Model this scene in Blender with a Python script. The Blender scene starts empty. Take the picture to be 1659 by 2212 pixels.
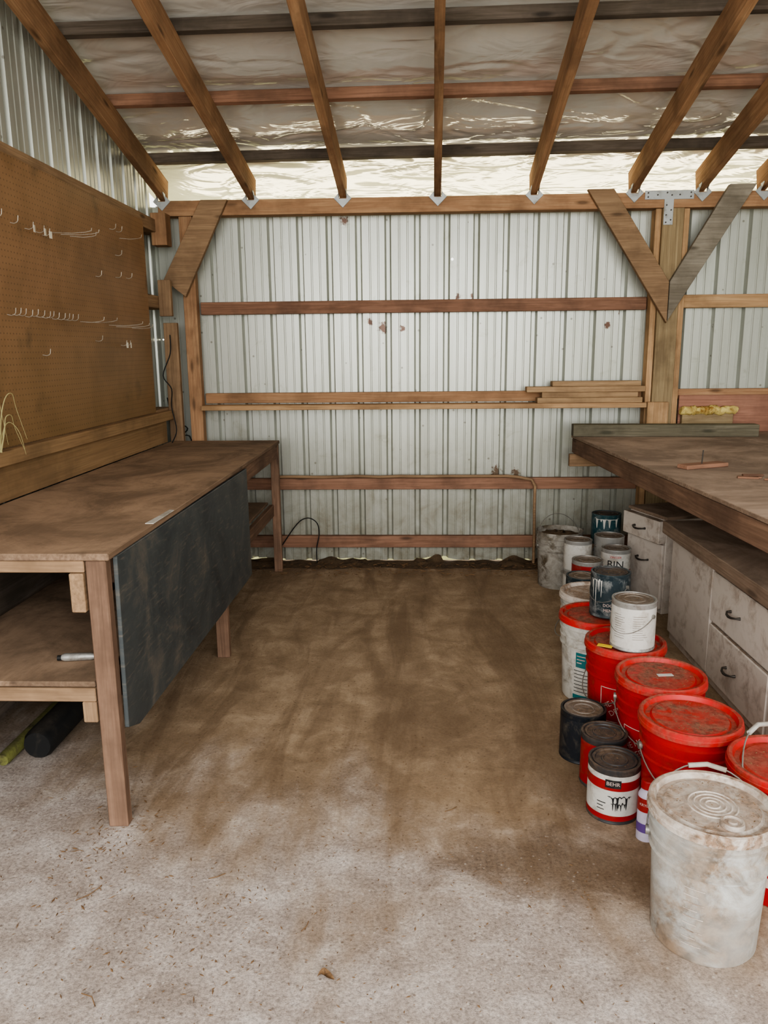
import bpy, math, random
from mathutils import Vector, Matrix, noise
random.seed(7)
S=bpy.context.scene; COL=S.collection
def lin(c):
    c=c/255.0
    return c/12.92 if c<=0.04045 else ((c+0.055)/1.055)**2.4
def C(r,g,b): return (lin(r),lin(g),lin(b),1.0)
# ---------------------------------------------------------------- materials
def nd(nt,t,ins=None,**props):
    n=nt.nodes.new(t)
    for k,v in props.items(): setattr(n,k,v)
    for k,v in (ins or {}).items():
        if isinstance(v,bpy.types.NodeSocket): nt.links.new(v,n.inputs[k])
        else: n.inputs[k].default_value=v
    return n
def mixc(nt,f,a,b,blend='MIX'):
    n=nd(nt,'ShaderNodeMix',{0:f,6:a,7:b},data_type='RGBA',blend_type=blend)
    return n.outputs[2]
def ramp(nt,fac,stops):
    n=nd(nt,'ShaderNodeValToRGB',{0:fac})
    e=n.color_ramp.elements
    while len(e)<len(stops): e.new(0.5)
    for i,(p,c) in enumerate(stops):
        e[i].position=p
        e[i].color=c if isinstance(c,tuple) else (c,c,c,1)
    return n.outputs[0]
def math_(nt,op,a,b=0.0,c=0.0,clamp=False):
    return nd(nt,'ShaderNodeMath',{0:a,1:b,2:c},operation=op,use_clamp=clamp).outputs[0]
def newmat(name):
    m=bpy.data.materials.new(name); m.use_nodes=True
    nt=m.node_tree; nt.nodes.clear()
    out=nd(nt,'ShaderNodeOutputMaterial')
    p=nd(nt,'ShaderNodeBsdfPrincipled')
    nt.links.new(p.outputs[0],out.inputs[0])
    return m,nt,p,out
def objco(nt,scale=(1,1,1),rnd=True):
    tc=nd(nt,'ShaderNodeTexCoord')
    v=tc.outputs['Object']
    if rnd:
        oi=nd(nt,'ShaderNodeObjectInfo')
        r=math_(nt,'MULTIPLY',oi.outputs['Random'],37.0)
        v=nd(nt,'ShaderNodeVectorMath',{0:v,1:r},operation='ADD').outputs[0]
    return nd(nt,'ShaderNodeMapping',{0:v,3:scale}).outputs[0]
def noise_(nt,v,scale,detail=4,rough=.55,dist=0):
    return nd(nt,'ShaderNodeTexNoise',{'Vector':v,'Scale':scale,'Detail':detail,'Roughness':rough,'Distortion':dist}).outputs[0]
def bump(nt,p,h,strength=.3,dist=.01):
    b=nd(nt,'ShaderNodeBump',{'Height':h,'Strength':strength,'Distance':dist})
    nt.links.new(b.outputs[0],p.inputs['Normal'])
def upmask(nt,lo=.6,hi=.95):
    g=nd(nt,'ShaderNodeNewGeometry')
    s=nd(nt,'ShaderNodeSeparateXYZ',{0:g.outputs['Normal']})
    return nd(nt,'ShaderNodeMapRange',{0:s.outputs[2],1:lo,2:hi,3:0.0,4:1.0}).outputs[0]
def wood(name,a,b,dark,rough=.78,dust=None,dustamt=.8,grain=1.0):
    m,nt,p,o=newmat(name)
    v=objco(nt,(1.0*grain,13*grain,13*grain))
    n1=noise_(nt,v,1.6,6,.6,.9)
    base=ramp(nt,n1,[(.3,a),(.5,b),(.7,a)])
    v2=objco(nt,(2.5,110,110)); n2=noise_(nt,v2,1.0,3,.6)
    base=mixc(nt,.55,base,ramp(nt,n2,[(.3,.62),(.62,1.15)]),'MULTIPLY')
    v3=objco(nt,(2.4,9,9))
    vo=nd(nt,'ShaderNodeTexVoronoi',{'Vector':v3,'Scale':1.0,'Randomness':1.0})
    k=ramp(nt,vo.outputs['Distance'],[(.06,1.0),(.15,0.0)])
    base=mixc(nt,math_(nt,'MULTIPLY',k,.85),base,dark)
    v4=objco(nt,(1,1,1)); n4=noise_(nt,v4,2.7,5,.6)
    base=mixc(nt,ramp(nt,n4,[(.46,0.0),(.64,.55)]),base,dark)
    oi=nd(nt,'ShaderNodeObjectInfo')
    val=nd(nt,'ShaderNodeMapRange',{0:oi.outputs['Random'],1:0.,2:1.,3:.88,4:1.15}).outputs[0]
    base=nd(nt,'ShaderNodeHueSaturation',{'Value':val,'Saturation':.84,'Hue':.505,'Color':base}).outputs[0]
    if dust:
        u=math_(nt,'MULTIPLY',upmask(nt),dustamt)
        n5=noise_(nt,v4,2.2,9,.72,.6)
        dc=mixc(nt,ramp(nt,n5,[(.40,0.0),(.58,1.0)]),dust,tuple(list(x*.48 for x in dust[:3])+[1]))
        base=mixc(nt,math_(nt,'MULTIPLY',u,ramp(nt,n4,[(.25,1.0),(.7,.7)])),base,dc)
    nt.links.new(base,p.inputs['Base Color'])
    p.inputs['Roughness'].default_value=rough
    p.inputs['Specular IOR Level'].default_value=.2
    bump(nt,p,n2,.35,.002)
    return m
def plastic(name,col,dirt,amt=.4,rough=.4,topdirt=.7,metal=0,scale=14):
    m,nt,p,o=newmat(name)
    v=objco(nt)
    n=noise_(nt,v,scale,8,.7,.5); nb=noise_(nt,v,scale*.35,4,.6,.4)
    c0=.60-amt*.22
    f=ramp(nt,n,[(c0-.04,0.0),(c0+.12,1.0)])
    f=math_(nt,'MULTIPLY',f,ramp(nt,nb,[(.36,amt*.35),(.62,min(1,amt*1.7))]))
    u=math_(nt,'MULTIPLY',upmask(nt,.7,.95),ramp(nt,nb,[(.5-.25*topdirt,topdirt*.35),(.60,topdirt)]))
    f=math_(nt,'MAXIMUM',f,math_(nt,'MULTIPLY',u,ramp(nt,n,[(.34,.25),(.52,1.0)])))
    d2=mixc(nt,ramp(nt,noise_(nt,v,scale*4,3,.7),[(.4,0.0),(.65,1.0)]),dirt,tuple([x*.45 for x in dirt[:3]]+[1]))
    c=mixc(nt,f,col,d2)
    nt.links.new(c,p.inputs['Base Color'])
    r=nd(nt,'ShaderNodeMapRange',{0:f,1:0.,2:1.,3:rough,4:.9}).outputs[0]
    nt.links.new(r,p.inputs['Roughness'])
    p.inputs['Metallic'].default_value=metal
    p.inputs['Specular IOR Level'].default_value=.35
    bump(nt,p,n,.2,.003)
    return m
W_frame=wood('wood_frame',C(184,138,94),C(160,112,72),C(96,68,46))
W_pale=wood('wood_pale',C(202,158,106),C(180,134,86),C(112,82,54))
W_red=wood('wood_reddish',C(158,110,84),C(134,90,66),C(78,56,44))
W_dark=wood('wood_dark',C(112,98,88),C(92,80,68),C(56,50,44))
W_grey=wood('wood_weathered',C(166,156,140),C(142,132,116),C(94,84,70))
W_brace=wood('wood_brace',C(168,132,94),C(144,110,78),C(94,70,50))
W_bench=wood('wood_bench',C(150,120,94),C(124,96,74),C(78,60,48),dust=C(170,144,120),dustamt=.92)
W_leg=wood('wood_leg',C(144,108,84),C(118,86,66),C(76,56,44))
W_benchr=wood('wood_bench_dusty',C(166,140,118),C(138,112,92),C(90,72,58),dust=C(186,164,146),dustamt=.94)
W_moss=wood('wood_mossy',C(132,124,104),C(110,102,82),C(70,68,54),dust=C(120,118,88),dustamt=.4)
W_post=wood('wood_post',C(164,140,100),C(142,118,82),C(96,76,54))
W_stack=wood('wood_planks',C(186,148,102),C(162,126,86),C(106,78,54))
P_white=plastic('plastic_white',C(186,187,184),C(146,124,102),.78,.5,.85,scale=7)
P_whitelid=plastic('plastic_white_lid',C(198,189,180),C(152,126,104),.7,.6,1.0,scale=18)
P_cream=plastic('plastic_cream',C(200,198,191),C(120,106,88),.42,.45,.6)
P_red=plastic('plastic_red',C(174,22,28),C(124,60,48),.42,.42,.45)
P_redlid=plastic('plastic_red_lid',C(184,34,34),C(140,94,76),.55,.42,1.0)
P_dirty=plastic('plastic_far_dirty',C(160,156,148),C(96,84,66),.7,.6,.8)
M_steel=plastic('can_steel',C(175,175,172),C(110,92,74),.42,.42,.6,metal=.5)
M_lid=plastic('can_lid',C(134,126,118),C(124,106,88),.5,.45,.9,metal=.3)
M_darklid=plastic('can_lid_dark',C(60,60,62),C(120,102,86),.45,.45,.8,metal=.2)
M_black=plastic('label_black',C(26,30,36),C(110,100,84),.3,.4,.4)
M_teal=plastic('label_teal',C(34,66,72),C(190,190,184),.3,.45,.3,scale=20)
M_slate=plastic('label_slate',C(34,48,54),C(200,200,196),.35,.45,.3,scale=16)
M_lblwhite=plastic('label_white',C(198,196,190),C(140,124,104),.45,.55,.3)
M_lblred=plastic('label_red',C(146,24,26),C(110,72,60),.4,.5,.3)
M_wire=plastic('wire_steel',C(140,138,132),C(100,84,66),.4,.4,.2,metal=.5)
M_galv=plastic('galvanised_steel',C(172,176,176),C(130,122,110),.3,.45,.2,metal=.4)
M_hook=plastic('hook_steel',C(180,172,158),C(110,84,60),.4,.45,.2,metal=.4)
M_handle=plastic('dark_pull_metal',C(70,66,62),C(110,100,88),.3,.4,.4,metal=.5)
M_ink=plastic('ink_black',C(30,30,32),C(90,84,76),.3,.6,0)
M_inkw=plastic('ink_white',C(205,186,178),C(170,110,90),.5,.6,0)
M_inkr=plastic('ink_red',C(175,25,28),C(120,60,50),.2,.6,0)
M_tealflat=plastic('print_teal',C(14,104,108),C(120,120,110),.2,.5,0)
M_yellow=plastic('sticker_yellow',C(222,190,50),C(120,90,50),.2,.5,.1)
M_tag=plastic('tag_white',C(222,216,200),C(160,140,110),.2,.6,0)
M_blackrub=plastic('rubber_black',C(26,27,28),C(80,72,62),.25,.6,.4)
M_ygreen=plastic('tube_yellow_green',C(120,122,70),C(80,72,52),.6,.5,.8)
M_cabw=plastic('painted_cabinet',C(212,202,192),C(146,118,92),.36,.6,.8,scale=11)
M_spray=plastic('spray_body',C(186,178,196),C(120,100,90),.3,.4,.3)
M_purple=plastic('spray_purple',C(92,66,128),C(120,110,110),.2,.5,0)
M_grass=plastic('dry_grass',C(170,162,116),C(130,110,70),.3,.7,0)
M_foam=plastic('foam_yellow',C(226,206,130),C(160,120,60),.6,.85,.6,scale=20)
M_redpanel=wood('panel_reddish',C(186,126,98),C(166,108,84),C(118,78,62))
def m_slateboard():
    m,nt,p,o=newmat('slate_board')
    v=objco(nt,(1,1,1),False)
    n=noise_(nt,v,3,8,.7,.5); n2=noise_(nt,nd(nt,'ShaderNodeMapping',{0:v,3:(1,4,30)}).outputs[0],3,4)
    c=ramp(nt,n,[(.35,C(48,54,58)),(.52,C(66,72,74)),(.68,C(104,98,90))])
    c=mixc(nt,ramp(nt,n2,[(.56,0.0),(.72,.35)]),c,C(130,120,106))
    nt.links.new(c,p.inputs['Base Color']); p.inputs['Roughness'].default_value=.5
    bump(nt,p,n,.1,.003); return m
M_board=m_slateboard()
def m_peg():
    m,nt,p,o=newmat('pegboard_hardboard')
    tc=nd(nt,'ShaderNodeTexCoord'); v=tc.outputs['Object']
    s=nd(nt,'ShaderNodeVectorMath',{0:v,1:(1/.0254,)*3},operation='MULTIPLY').outputs[0]
    fr=nd(nt,'ShaderNodeVectorMath',{0:s},operation='FRACTION').outputs[0]
    c0=nd(nt,'ShaderNodeVectorMath',{0:fr,1:(.5,.5,.5)},operation='SUBTRACT').outputs[0]
    c0=nd(nt,'ShaderNodeVectorMath',{0:c0,1:(0,1,1)},operation='MULTIPLY').outputs[0]
    d=nd(nt,'ShaderNodeVectorMath',{0:c0},operation='LENGTH').outputs['Value']
    hole=ramp(nt,d,[(.11,1.0),(.16,0.0)])
    n=noise_(nt,v,2.2,6,.6,.3)
    c=ramp(nt,n,[(.35,C(134,102,70)),(.5,C(152,117,84)),(.7,C(130,100,70))])
    st=noise_(nt,v,3.5,3,.5)
    c=mixc(nt,ramp(nt,st,[(.62,0.0),(.70,.55)]),c,C(86,68,48))
    sp=nd(nt,'ShaderNodeSeparateXYZ',{0:v})
    low=nd(nt,'ShaderNodeMapRange',{0:sp.outputs[2],1:1.1,2:1.8,3:.5,4:0.}).outputs[0]
    c=mixc(nt,low,c,C(118,98,60))
    c=mixc(nt,math_(nt,'MULTIPLY',hole,.6),c,C(72,52,36))
    nt.links.new(c,p.inputs['Base Color']); p.inputs['Roughness'].default_value=.5
    p.inputs['Specular IOR Level'].default_value=.3
    return m
M_peg=m_peg()
M_hard=wood('hardboard_plain',C(158,122,80),C(144,108,68),C(106,80,52),grain=.3)
def m_siding():
    m,nt,p,out=newmat('siding_painted_metal')
    tc=nd(nt,'ShaderNodeTexCoord'); v=tc.outputs['Object']
    st=noise_(nt,nd(nt,'ShaderNodeMapping',{0:v,3:(5,5,.5)}).outputs[0],1.4,5,.6)
    n=noise_(nt,v,7,8,.7,.5)
    c=ramp(nt,st,[(.3,C(168,171,161)),(.55,C(187,190,182)),(.75,C(173,177,165))])
    c=mixc(nt,ramp(nt,n,[(.58,0.0),(.74,.5)]),c,C(132,128,108))
    vo=nd(nt,'ShaderNodeTexVoronoi',{'Vector':v,'Scale':9.0}).outputs['Distance']
    c=mixc(nt,ramp(nt,vo,[(.05,.6),(.08,0.0)]),c,C(84,74,58))
    for (x,y,z,r) in [(-.46,5.42,2.36,.03),(-.21,5.42,1.66,.035),(-.08,5.42,1.65,.022),(.59,5.42,.65,.045),(.72,5.42,.645,.03),(-.3,5.42,1.7,.02),(1.31,5.42,1.66,.02),(2.0,5.42,1.66,.025),(1.4,5.42,1.75,.02),(.3,5.42,1.86,.02),(.4,5.42,1.86,.02)]:
        dv=nd(nt,'ShaderNodeVectorMath',{0:v,1:(x,y,z)},operation='SUBTRACT').outputs[0]
        dv=nd(nt,'ShaderNodeVectorMath',{0:dv,1:(1.0,1.0,.75)},operation='MULTIPLY').outputs[0]
        d=nd(nt,'ShaderNodeVectorMath',{0:dv},operation='LENGTH').outputs['Value']
        nn=noise_(nt,v,40,4,.7)
        d=math_(nt,'ADD',d,math_(nt,'MULTIPLY',math_(nt,'SUBTRACT',nn,.5),r*3.5))
        f=nd(nt,'ShaderNodeMapRange',{0:d,1:r*.5,2:r,3:1.0,4:0.0}).outputs[0]
        c=mixc(nt,f,c,C(84,52,32))
    sp=nd(nt,'ShaderNodeSeparateXYZ',{0:v})
    low=nd(nt,'ShaderNodeMapRange',{0:sp.outputs[2],1:0.,2:1.1,3:.85,4:0.}).outputs[0]
    c=mixc(nt,math_(nt,'MULTIPLY',low,ramp(nt,n,[(.36,.25),(.62,1.0)])),c,C(130,124,104))
    nt.links.new(c,p.inputs['Base Color'])
    p.inputs['Roughness'].default_value=.3; p.inputs['Metallic'].default_value=.3
    vh=nd(nt,'ShaderNodeTexVoronoi',{'Vector':v,'Scale':3.6}).outputs['Distance']
    h=math_(nt,'LESS_THAN',vh,.036)
    pn=noise_(nt,v,1.3,1)
    h=math_(nt,'MULTIPLY',h,math_(nt,'GREATER_THAN',pn,.38))
    h=math_(nt,'MULTIPLY',h,math_(nt,'LESS_THAN',sp.outputs[2],2.3))
    tr=nd(nt,'ShaderNodeBsdfTransparent')
    mx=nd(nt,'ShaderNodeMixShader',{0:h,1:p.outputs[0],2:tr.outputs[0]})
    nt.links.new(mx.outputs[0],out.inputs[0])
    bump(nt,p,n,.06,.004)
    return m
M_siding=m_siding()
def m_film():
    m,nt,p,out=newmat('vapour_film')
    tc=nd(nt,'ShaderNodeTexCoord'); v=tc.outputs['Object']
    n=noise_(nt,v,1.6,4,.6,.6)
    c=ramp(nt,n,[(.3,C(224,220,214)),(.55,C(240,237,231)),(.8,C(230,222,210))])
    nt.links.new(c,p.inputs['Base Color'])
    p.inputs['Roughness'].default_value=.14; p.inputs['Specular IOR Level'].default_value=1.0
    p.inputs['Metallic'].default_value=.2
    w2=noise_(nt,nd(nt,'ShaderNodeMapping',{0:v,3:(.7,1.6,1)}).outputs[0],4.0,3,.5,1.0)
    bump(nt,p,w2,.6,.025)
    tl=nd(nt,'ShaderNodeBsdfTranslucent',{0:C(240,228,196)})
    mx=nd(nt,'ShaderNodeMixShader',{0:.12,1:p.outputs[0],2:tl.outputs[0]})
    nt.links.new(mx.outputs[0],out.inputs[0])
    return m
M_film=m_film()
def m_floor():
    m,nt,p,o=newmat('dusty_concrete')
    tc=nd(nt,'ShaderNodeTexCoord'); v=tc.outputs['Object']
    big=noise_(nt,nd(nt,'ShaderNodeMapping',{0:v,3:(1.3,.9,1)}).outputs[0],1.3,4,.55,.5)
    med=noise_(nt,v,6,9,.72,.4); fin=noise_(nt,v,95,5,.8)
    sp=nd(nt,'ShaderNodeSeparateXYZ',{0:v})
    swp=noise_(nt,nd(nt,'ShaderNodeMapping',{0:v,2:(0,0,.12),3:(4,.7,1)}).outputs[0],1.1,4,.6,1.4)
    yy=math_(nt,'ADD',sp.outputs[1],math_(nt,'MULTIPLY',math_(nt,'SUBTRACT',big,.5),3.0))
    yy=math_(nt,'ADD',yy,math_(nt,'MULTIPLY',math_(nt,'SUBTRACT',swp,.5),.8))
    yy=math_(nt,'ADD',yy,math_(nt,'MULTIPLY',sp.outputs[0],.45))
    dirt=nd(nt,'ShaderNodeMapRange',{0:yy,1:1.45,2:2.7,3:0.,4:1.},interpolation_type='SMOOTHSTEP').outputs[0]
    clean=ramp(nt,med,[(.32,C(148,135,126)),(.5,C(173,161,153)),(.68,C(202,193,187))])
    dirty=ramp(nt,med,[(.32,C(128,108,86)),(.5,C(150,129,105)),(.68,C(174,153,128))])
    c=mixc(nt,dirt,clean,dirty)
    c=mixc(nt,math_(nt,'MULTIPLY',ramp(nt,swp,[(.47,0.0),(.62,.6)]),dirt),c,C(112,92,72))
    # two faint wheel tracks running in from the doorway
    for x0 in (-.12,.38):
        tx=math_(nt,'ADD',sp.outputs[0],math_(nt,'MULTIPLY',math_(nt,'SUBTRACT',big,.5),.5))
        tx=math_(nt,'ADD',tx,math_(nt,'MULTIPLY',sp.outputs[1],-.02))
        dx=math_(nt,'ABSOLUTE',math_(nt,'SUBTRACT',tx,x0))
        tf=nd(nt,'ShaderNodeMapRange',{0:dx,1:.05,2:.15,3:.4,4:0.},interpolation_type='SMOOTHSTEP').outputs[0]
        c=mixc(nt,math_(nt,'MULTIPLY',tf,dirt),c,C(116,96,76))
    c=mixc(nt,ramp(nt,big,[(.52,0.0),(.68,.35)]),c,C(122,101,80))
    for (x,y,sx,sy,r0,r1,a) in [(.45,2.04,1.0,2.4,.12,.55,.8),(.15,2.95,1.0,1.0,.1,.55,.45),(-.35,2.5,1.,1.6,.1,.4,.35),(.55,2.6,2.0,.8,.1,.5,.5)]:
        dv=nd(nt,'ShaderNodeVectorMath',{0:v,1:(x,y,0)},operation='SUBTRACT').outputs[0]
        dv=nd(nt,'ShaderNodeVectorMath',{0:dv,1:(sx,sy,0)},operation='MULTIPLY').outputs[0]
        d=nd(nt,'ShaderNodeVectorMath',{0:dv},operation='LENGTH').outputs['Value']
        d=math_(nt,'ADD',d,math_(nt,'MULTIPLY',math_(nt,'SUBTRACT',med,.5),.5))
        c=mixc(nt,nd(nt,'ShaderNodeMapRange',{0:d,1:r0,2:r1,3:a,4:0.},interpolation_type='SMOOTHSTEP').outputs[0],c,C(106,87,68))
    fa=nd(nt,'ShaderNodeMapRange',{0:dirt,1:0.,2:1.,3:.8,4:.3}).outputs[0]
    c=mixc(nt,fa,c,ramp(nt,fin,[(.36,.45),(.5,.95),(.62,1.3)]),'MULTIPLY')
    vo=nd(nt,'ShaderNodeTexVoronoi',{'Vector':v,'Scale':26.0}).outputs['Distance']
    c=mixc(nt,ramp(nt,vo,[(.06,.6),(.13,0.0)]),c,C(92,72,56))
    vo2=nd(nt,'ShaderNodeTexVoronoi',{'Vector':v,'Scale':33.0}).outputs['Distance']
    c=mixc(nt,math_(nt,'MULTIPLY',ramp(nt,vo2,[(.08,.5),(.14,0.0)]),math_(nt,'SUBTRACT',1.0,dirt)),c,C(214,206,198))
    nt.links.new(c,p.inputs['Base Color']); p.inputs['Roughness'].default_value=.85
    p.inputs['Specular IOR Level'].default_value=.2
    fb=nd(nt,'ShaderNodeMapRange',{0:dirt,1:0.,2:1.,3:.6,4:.12}).outputs[0]
    h=math_(nt,'ADD',math_(nt,'MULTIPLY',fin,fb),math_(nt,'MULTIPLY',med,.8))
    h=math_(nt,'ADD',h,math_(nt,'MULTIPLY',swp,1.5))
    bump(nt,p,h,.55,.012)
    return m
M_floor=m_floor()
M_soil=plastic('soil',C(98,80,60),C(56,45,34),.6,.95,.4,scale=30)
M_soil2=plastic('debris_mix',C(122,94,66),C(70,52,38),.5,.95,.2,scale=60)
M_ground=plastic('outside_ground',C(160,160,110),C(170,156,116),.5,.95,.3,scale=2)
M_deck=plastic('roof_deck',C(120,118,112),C(90,80,70),.3,.6,0)
# ---------------------------------------------------------------- helpers
def wm(o):
    if o.parent: return wm(o.parent)@o.matrix_parent_inverse@o.matrix_basis
    return o.matrix_basis.copy()
def mkobj(name,verts,faces,mat,parent=None,M=None,smooth=None,local=False):
    me=bpy.data.meshes.new(name); me.from_pydata([tuple(v) for v in verts],[],faces); me.update()
    if smooth is not None:
        for p in me.polygons: p.use_smooth=True
        me.set_sharp_from_angle(angle=math.radians(smooth))
    me.materials.append(mat)
    o=bpy.data.objects.new(name,me); COL.objects.link(o)
    if M is not None: o.matrix_basis=M
    if parent:
        o.parent=parent
        if not local: o.matrix_parent_inverse=wm(parent).inverted()
    return o
def top(o,label,cat,group=None,kind=None):
    o['label']=label; o['category']=cat
    if group: o['group']=group
    if kind: o['kind']=kind
    return o
def struct(o): o['kind']='structure'; return o
def root(name,loc,label,cat,rz=0,group=None):
    e=bpy.data.objects.new(name,None); COL.objects.link(e)
    e.empty_display_size=.05
    e.matrix_basis=Matrix.Translation(loc)@Matrix.Rotation(rz,4,'Z')
    return top(e,label,cat,group)
import bmesh
def boxmesh(name,L,w,h,bev=.002,warp=0):
    bm=bmesh.new(); bmesh.ops.create_cube(bm,size=1)
    for v in bm.verts: v.co=Vector((v.co.x*L,v.co.y*w,v.co.z*h))
    if bev: bmesh.ops.bevel(bm,geom=bm.edges[:],offset=bev,segments=1,affect='EDGES')
    me=bpy.data.meshes.new(name); bm.to_mesh(me); bm.free(); return me
def board(name,p0,p1,w,h,mat,parent=None,up=(0,0,1),bev=.003):
    p0=Vector(p0);p1=Vector(p1); x=(p1-p0); L=x.length; x.normalize()
    u=Vector(up); y=u.cross(x).normalized(); z=x.cross(y)
    M=Matrix((x,y,z)).transposed().to_4x4(); M.translation=(p0+p1)/2
    me=boxmesh(name,L,w,h,min(bev,w*.2,h*.2)); me.materials.append(mat)
    o=bpy.data.objects.new(name,me); COL.objects.link(o); o.matrix_basis=M
    if parent:
        o.parent=parent; o.matrix_parent_inverse=wm(parent).inverted()
    return o
def box(name,x0,x1,y0,y1,z0,z1,mat,parent=None,bev=.003):
    d=[x1-x0,y1-y0,z1-z0]; c=Vector(((x0+x1)/2,(y0+y1)/2,(z0+z1)/2)); i=d.index(max(d))
    if i==0: return board(name,c-Vector((d[0]/2,0,0)),c+Vector((d[0]/2,0,0)),d[1],d[2],mat,parent,(0,0,1),bev)
    if i==1: return board(name,c-Vector((0,d[1]/2,0)),c+Vector((0,d[1]/2,0)),d[0],d[2],mat,parent,(0,0,1),bev)
    return board(name,c-Vector((0,0,d[2]/2)),c+Vector((0,0,d[2]/2)),d[1],d[0],mat,parent,(1,0,0),bev)
def prism(name,pts,a0,a1,axis,mat,parent=None,M=None):
    n=len(pts); vs=[]
    for a in (a0,a1):
        for (p,q) in pts:
            vs.append((p,a,q) if axis=='Y' else (p,q,a) if axis=='Z' else (a,p,q))
    fs=[tuple(range(n)),tuple(range(2*n-1,n-1,-1))]+[(i,i+n,(i+1)%n+n,(i+1)%n) for i in range(n)]
    me=bpy.data.meshes.new(name); me.from_pydata(vs,[],fs)
    bm=bmesh.new(); bm.from_mesh(me); bmesh.ops.recalc_face_normals(bm,faces=bm.faces[:])
    bmesh.ops.bevel(bm,geom=bm.edges[:],offset=min(.002,abs(a1-a0)*.3),segments=1,affect='EDGES'); bm.to_mesh(me); bm.free()
    me.materials.append(mat)
    o=bpy.data.objects.new(name,me); COL.objects.link(o)
    if M is not None: o.matrix_basis=M
    if parent:
        o.parent=parent; o.matrix_parent_inverse=wm(parent).inverted()
    return o
def lathe(name,prof,mat,parent,segs=48,smooth=35,wob=0):
    vs=[];fs=[]; n=len(prof)
    for i in range(segs):
        t=2*math.pi*i/segs
        for (r,z) in prof: vs.append((r*math.cos(t),r*math.sin(t),z))
    for i in range(segs):
        j=(i+1)%segs
        for k in range(n-1):
            a,b,c,d=i*n+k,j*n+k,j*n+k+1,i*n+k+1
            if prof[k][0]<1e-6: fs.append((a,c,d))
            elif prof[k+1][0]<1e-6: fs.append((a,b,d))
            else: fs.append((a,b,c,d))
    o=mkobj(name,vs,fs,mat,parent,None,None,True)
    bm=bmesh.new(); bm.from_mesh(o.data); bmesh.ops.remove_doubles(bm,verts=bm.verts[:],dist=1e-6)
    bmesh.ops.recalc_face_normals(bm,faces=bm.faces[:]); bm.to_mesh(o.data); bm.free()
    for p in o.data.polygons: p.use_smooth=True
    o.data.set_sharp_from_angle(angle=math.radians(smooth))
    return o
def tubegeo(pts,r,segs=7,closed_ends=True):
    pts=[Vector(p) for p in pts]; vs=[];fs=[]
    prev=None
    for i,p in enumerate(pts):
        d=(pts[min(i+1,len(pts)-1)]-pts[max(i-1,0)]).normalized()
        if prev is None:
            a=Vector((0,0,1)) if abs(d.z)<.9 else Vector((1,0,0))
            u=d.cross(a).normalized()
        else: u=(prev-d*prev.dot(d)).normalized()
        prev=u; w=d.cross(u)
        rr=r[i] if isinstance(r,(list,tuple)) else r
        for k in range(segs):
            t=2*math.pi*k/segs; vs.append(p+u*rr*math.cos(t)+w*rr*math.sin(t))
    for i in range(len(pts)-1):
        for k in range(segs):
            l=(k+1)%segs
            fs.append((i*segs+k,i*segs+l,(i+1)*segs+l,(i+1)*segs+k))
    fs.append(tuple(range(segs-1,-1,-1))); b=(len(pts)-1)*segs; fs.append(tuple(range(b,b+segs)))
    return vs,fs
def smoothpts(pts,sub=5):
    P=[Vector(p) for p in pts]; out=[]
    for i in range(len(P)-1):
        p0=P[max(i-1,0)];p1=P[i];p2=P[i+1];p3=P[min(i+2,len(P)-1)]
        for k in range(sub):
            t=k/sub; out.append(.5*((2*p1)+(p2-p0)*t+(2*p0-5*p1+4*p2-p3)*t*t+(-p0+3*p1-3*p2+p3)*t**3))
    out.append(P[-1]); return out
def tube(name,pts,r,mat,parent=None,segs=7,local=False,M=None):
    vs,fs=tubegeo(pts,r,segs)
    return mkobj(name,vs,fs,mat,parent,M,60,local)
def textgeo(body,size):
    cu=bpy.data.curves.new('t','FONT'); cu.body=body; cu.size=size; cu.align_x='CENTER'; cu.align_y='CENTER'
    cu.resolution_u=3
    ob=bpy.data.objects.new('t',cu); COL.objects.link(ob)
    bpy.context.view_layer.update()
    dg=bpy.context.evaluated_depsgraph_get()
    me=bpy.data.meshes.new_from_object(ob.evaluated_get(dg))
    vs=[v.co.copy() for v in me.vertices]; fs=[tuple(p.vertices) for p in me.polygons]
    bpy.data.objects.remove(ob); bpy.data.curves.remove(cu); bpy.data.meshes.remove(me)
    return vs,fs
def wraptext(parent,body,size,rf,phi,z,mat,rot=0,sx=1,bold=0):
    vs,fs=textgeo(body,size); out=[]
    for v in vs:
        x=v.x*sx;y=v.y
        x,y=x*math.cos(rot)-y*math.sin(rot),x*math.sin(rot)+y*math.cos(rot)
        zz=z+y; r=rf(zz)+.0022; t=phi+x/r
        out.append((r*math.cos(t),r*math.sin(t),zz))
    return mkobj('lettering',out,fs,mat,parent,None,None,True)
def patch(name,parent,rf,phi0,phi1,z0,z1,mat,off=.0007,n=16,nz=3):
    n=max(3,int(abs(phi1-phi0)*22))
    vs=[];fs=[]
    for j in range(nz+1):
        z=z0+(z1-z0)*j/nz
        for i in range(n+1):
            t=phi0+(phi1-phi0)*i/n; r=rf(z)+off; vs.append((r*math.cos(t),r*math.sin(t),z))
    for j in range(nz):
        for i in range(n):
            a=j*(n+1)+i; fs.append((a,a+1,a+n+2,a+n+1))
    return mkobj(name,vs,fs,mat,parent,None,60,True)
def splash(parent,r,p0,p1,zt,zb,mat,seed=0):
    n=60; vs=[];fs=[]
    for i in range(n+1):
        q=i/n; t=p0+(p1-p0)*q; e=math.sin(q*math.pi)**.4
        top_=zt+.010*noise.noise(Vector((q*7,seed,0))); d=max(0,noise.noise(Vector((q*11,seed+5,0))))**.7
        bot=top_-(.004+(zt-zb)*1.6*d)*e
        for z in (bot,top_): vs.append((r*math.cos(t),r*math.sin(t),z))
    for i in range(n): fs.append((2*i,2*i+2,2*i+3,2*i+1))
    return mkobj('paint_drip',vs,fs,mat,parent,None,None,True)
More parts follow.
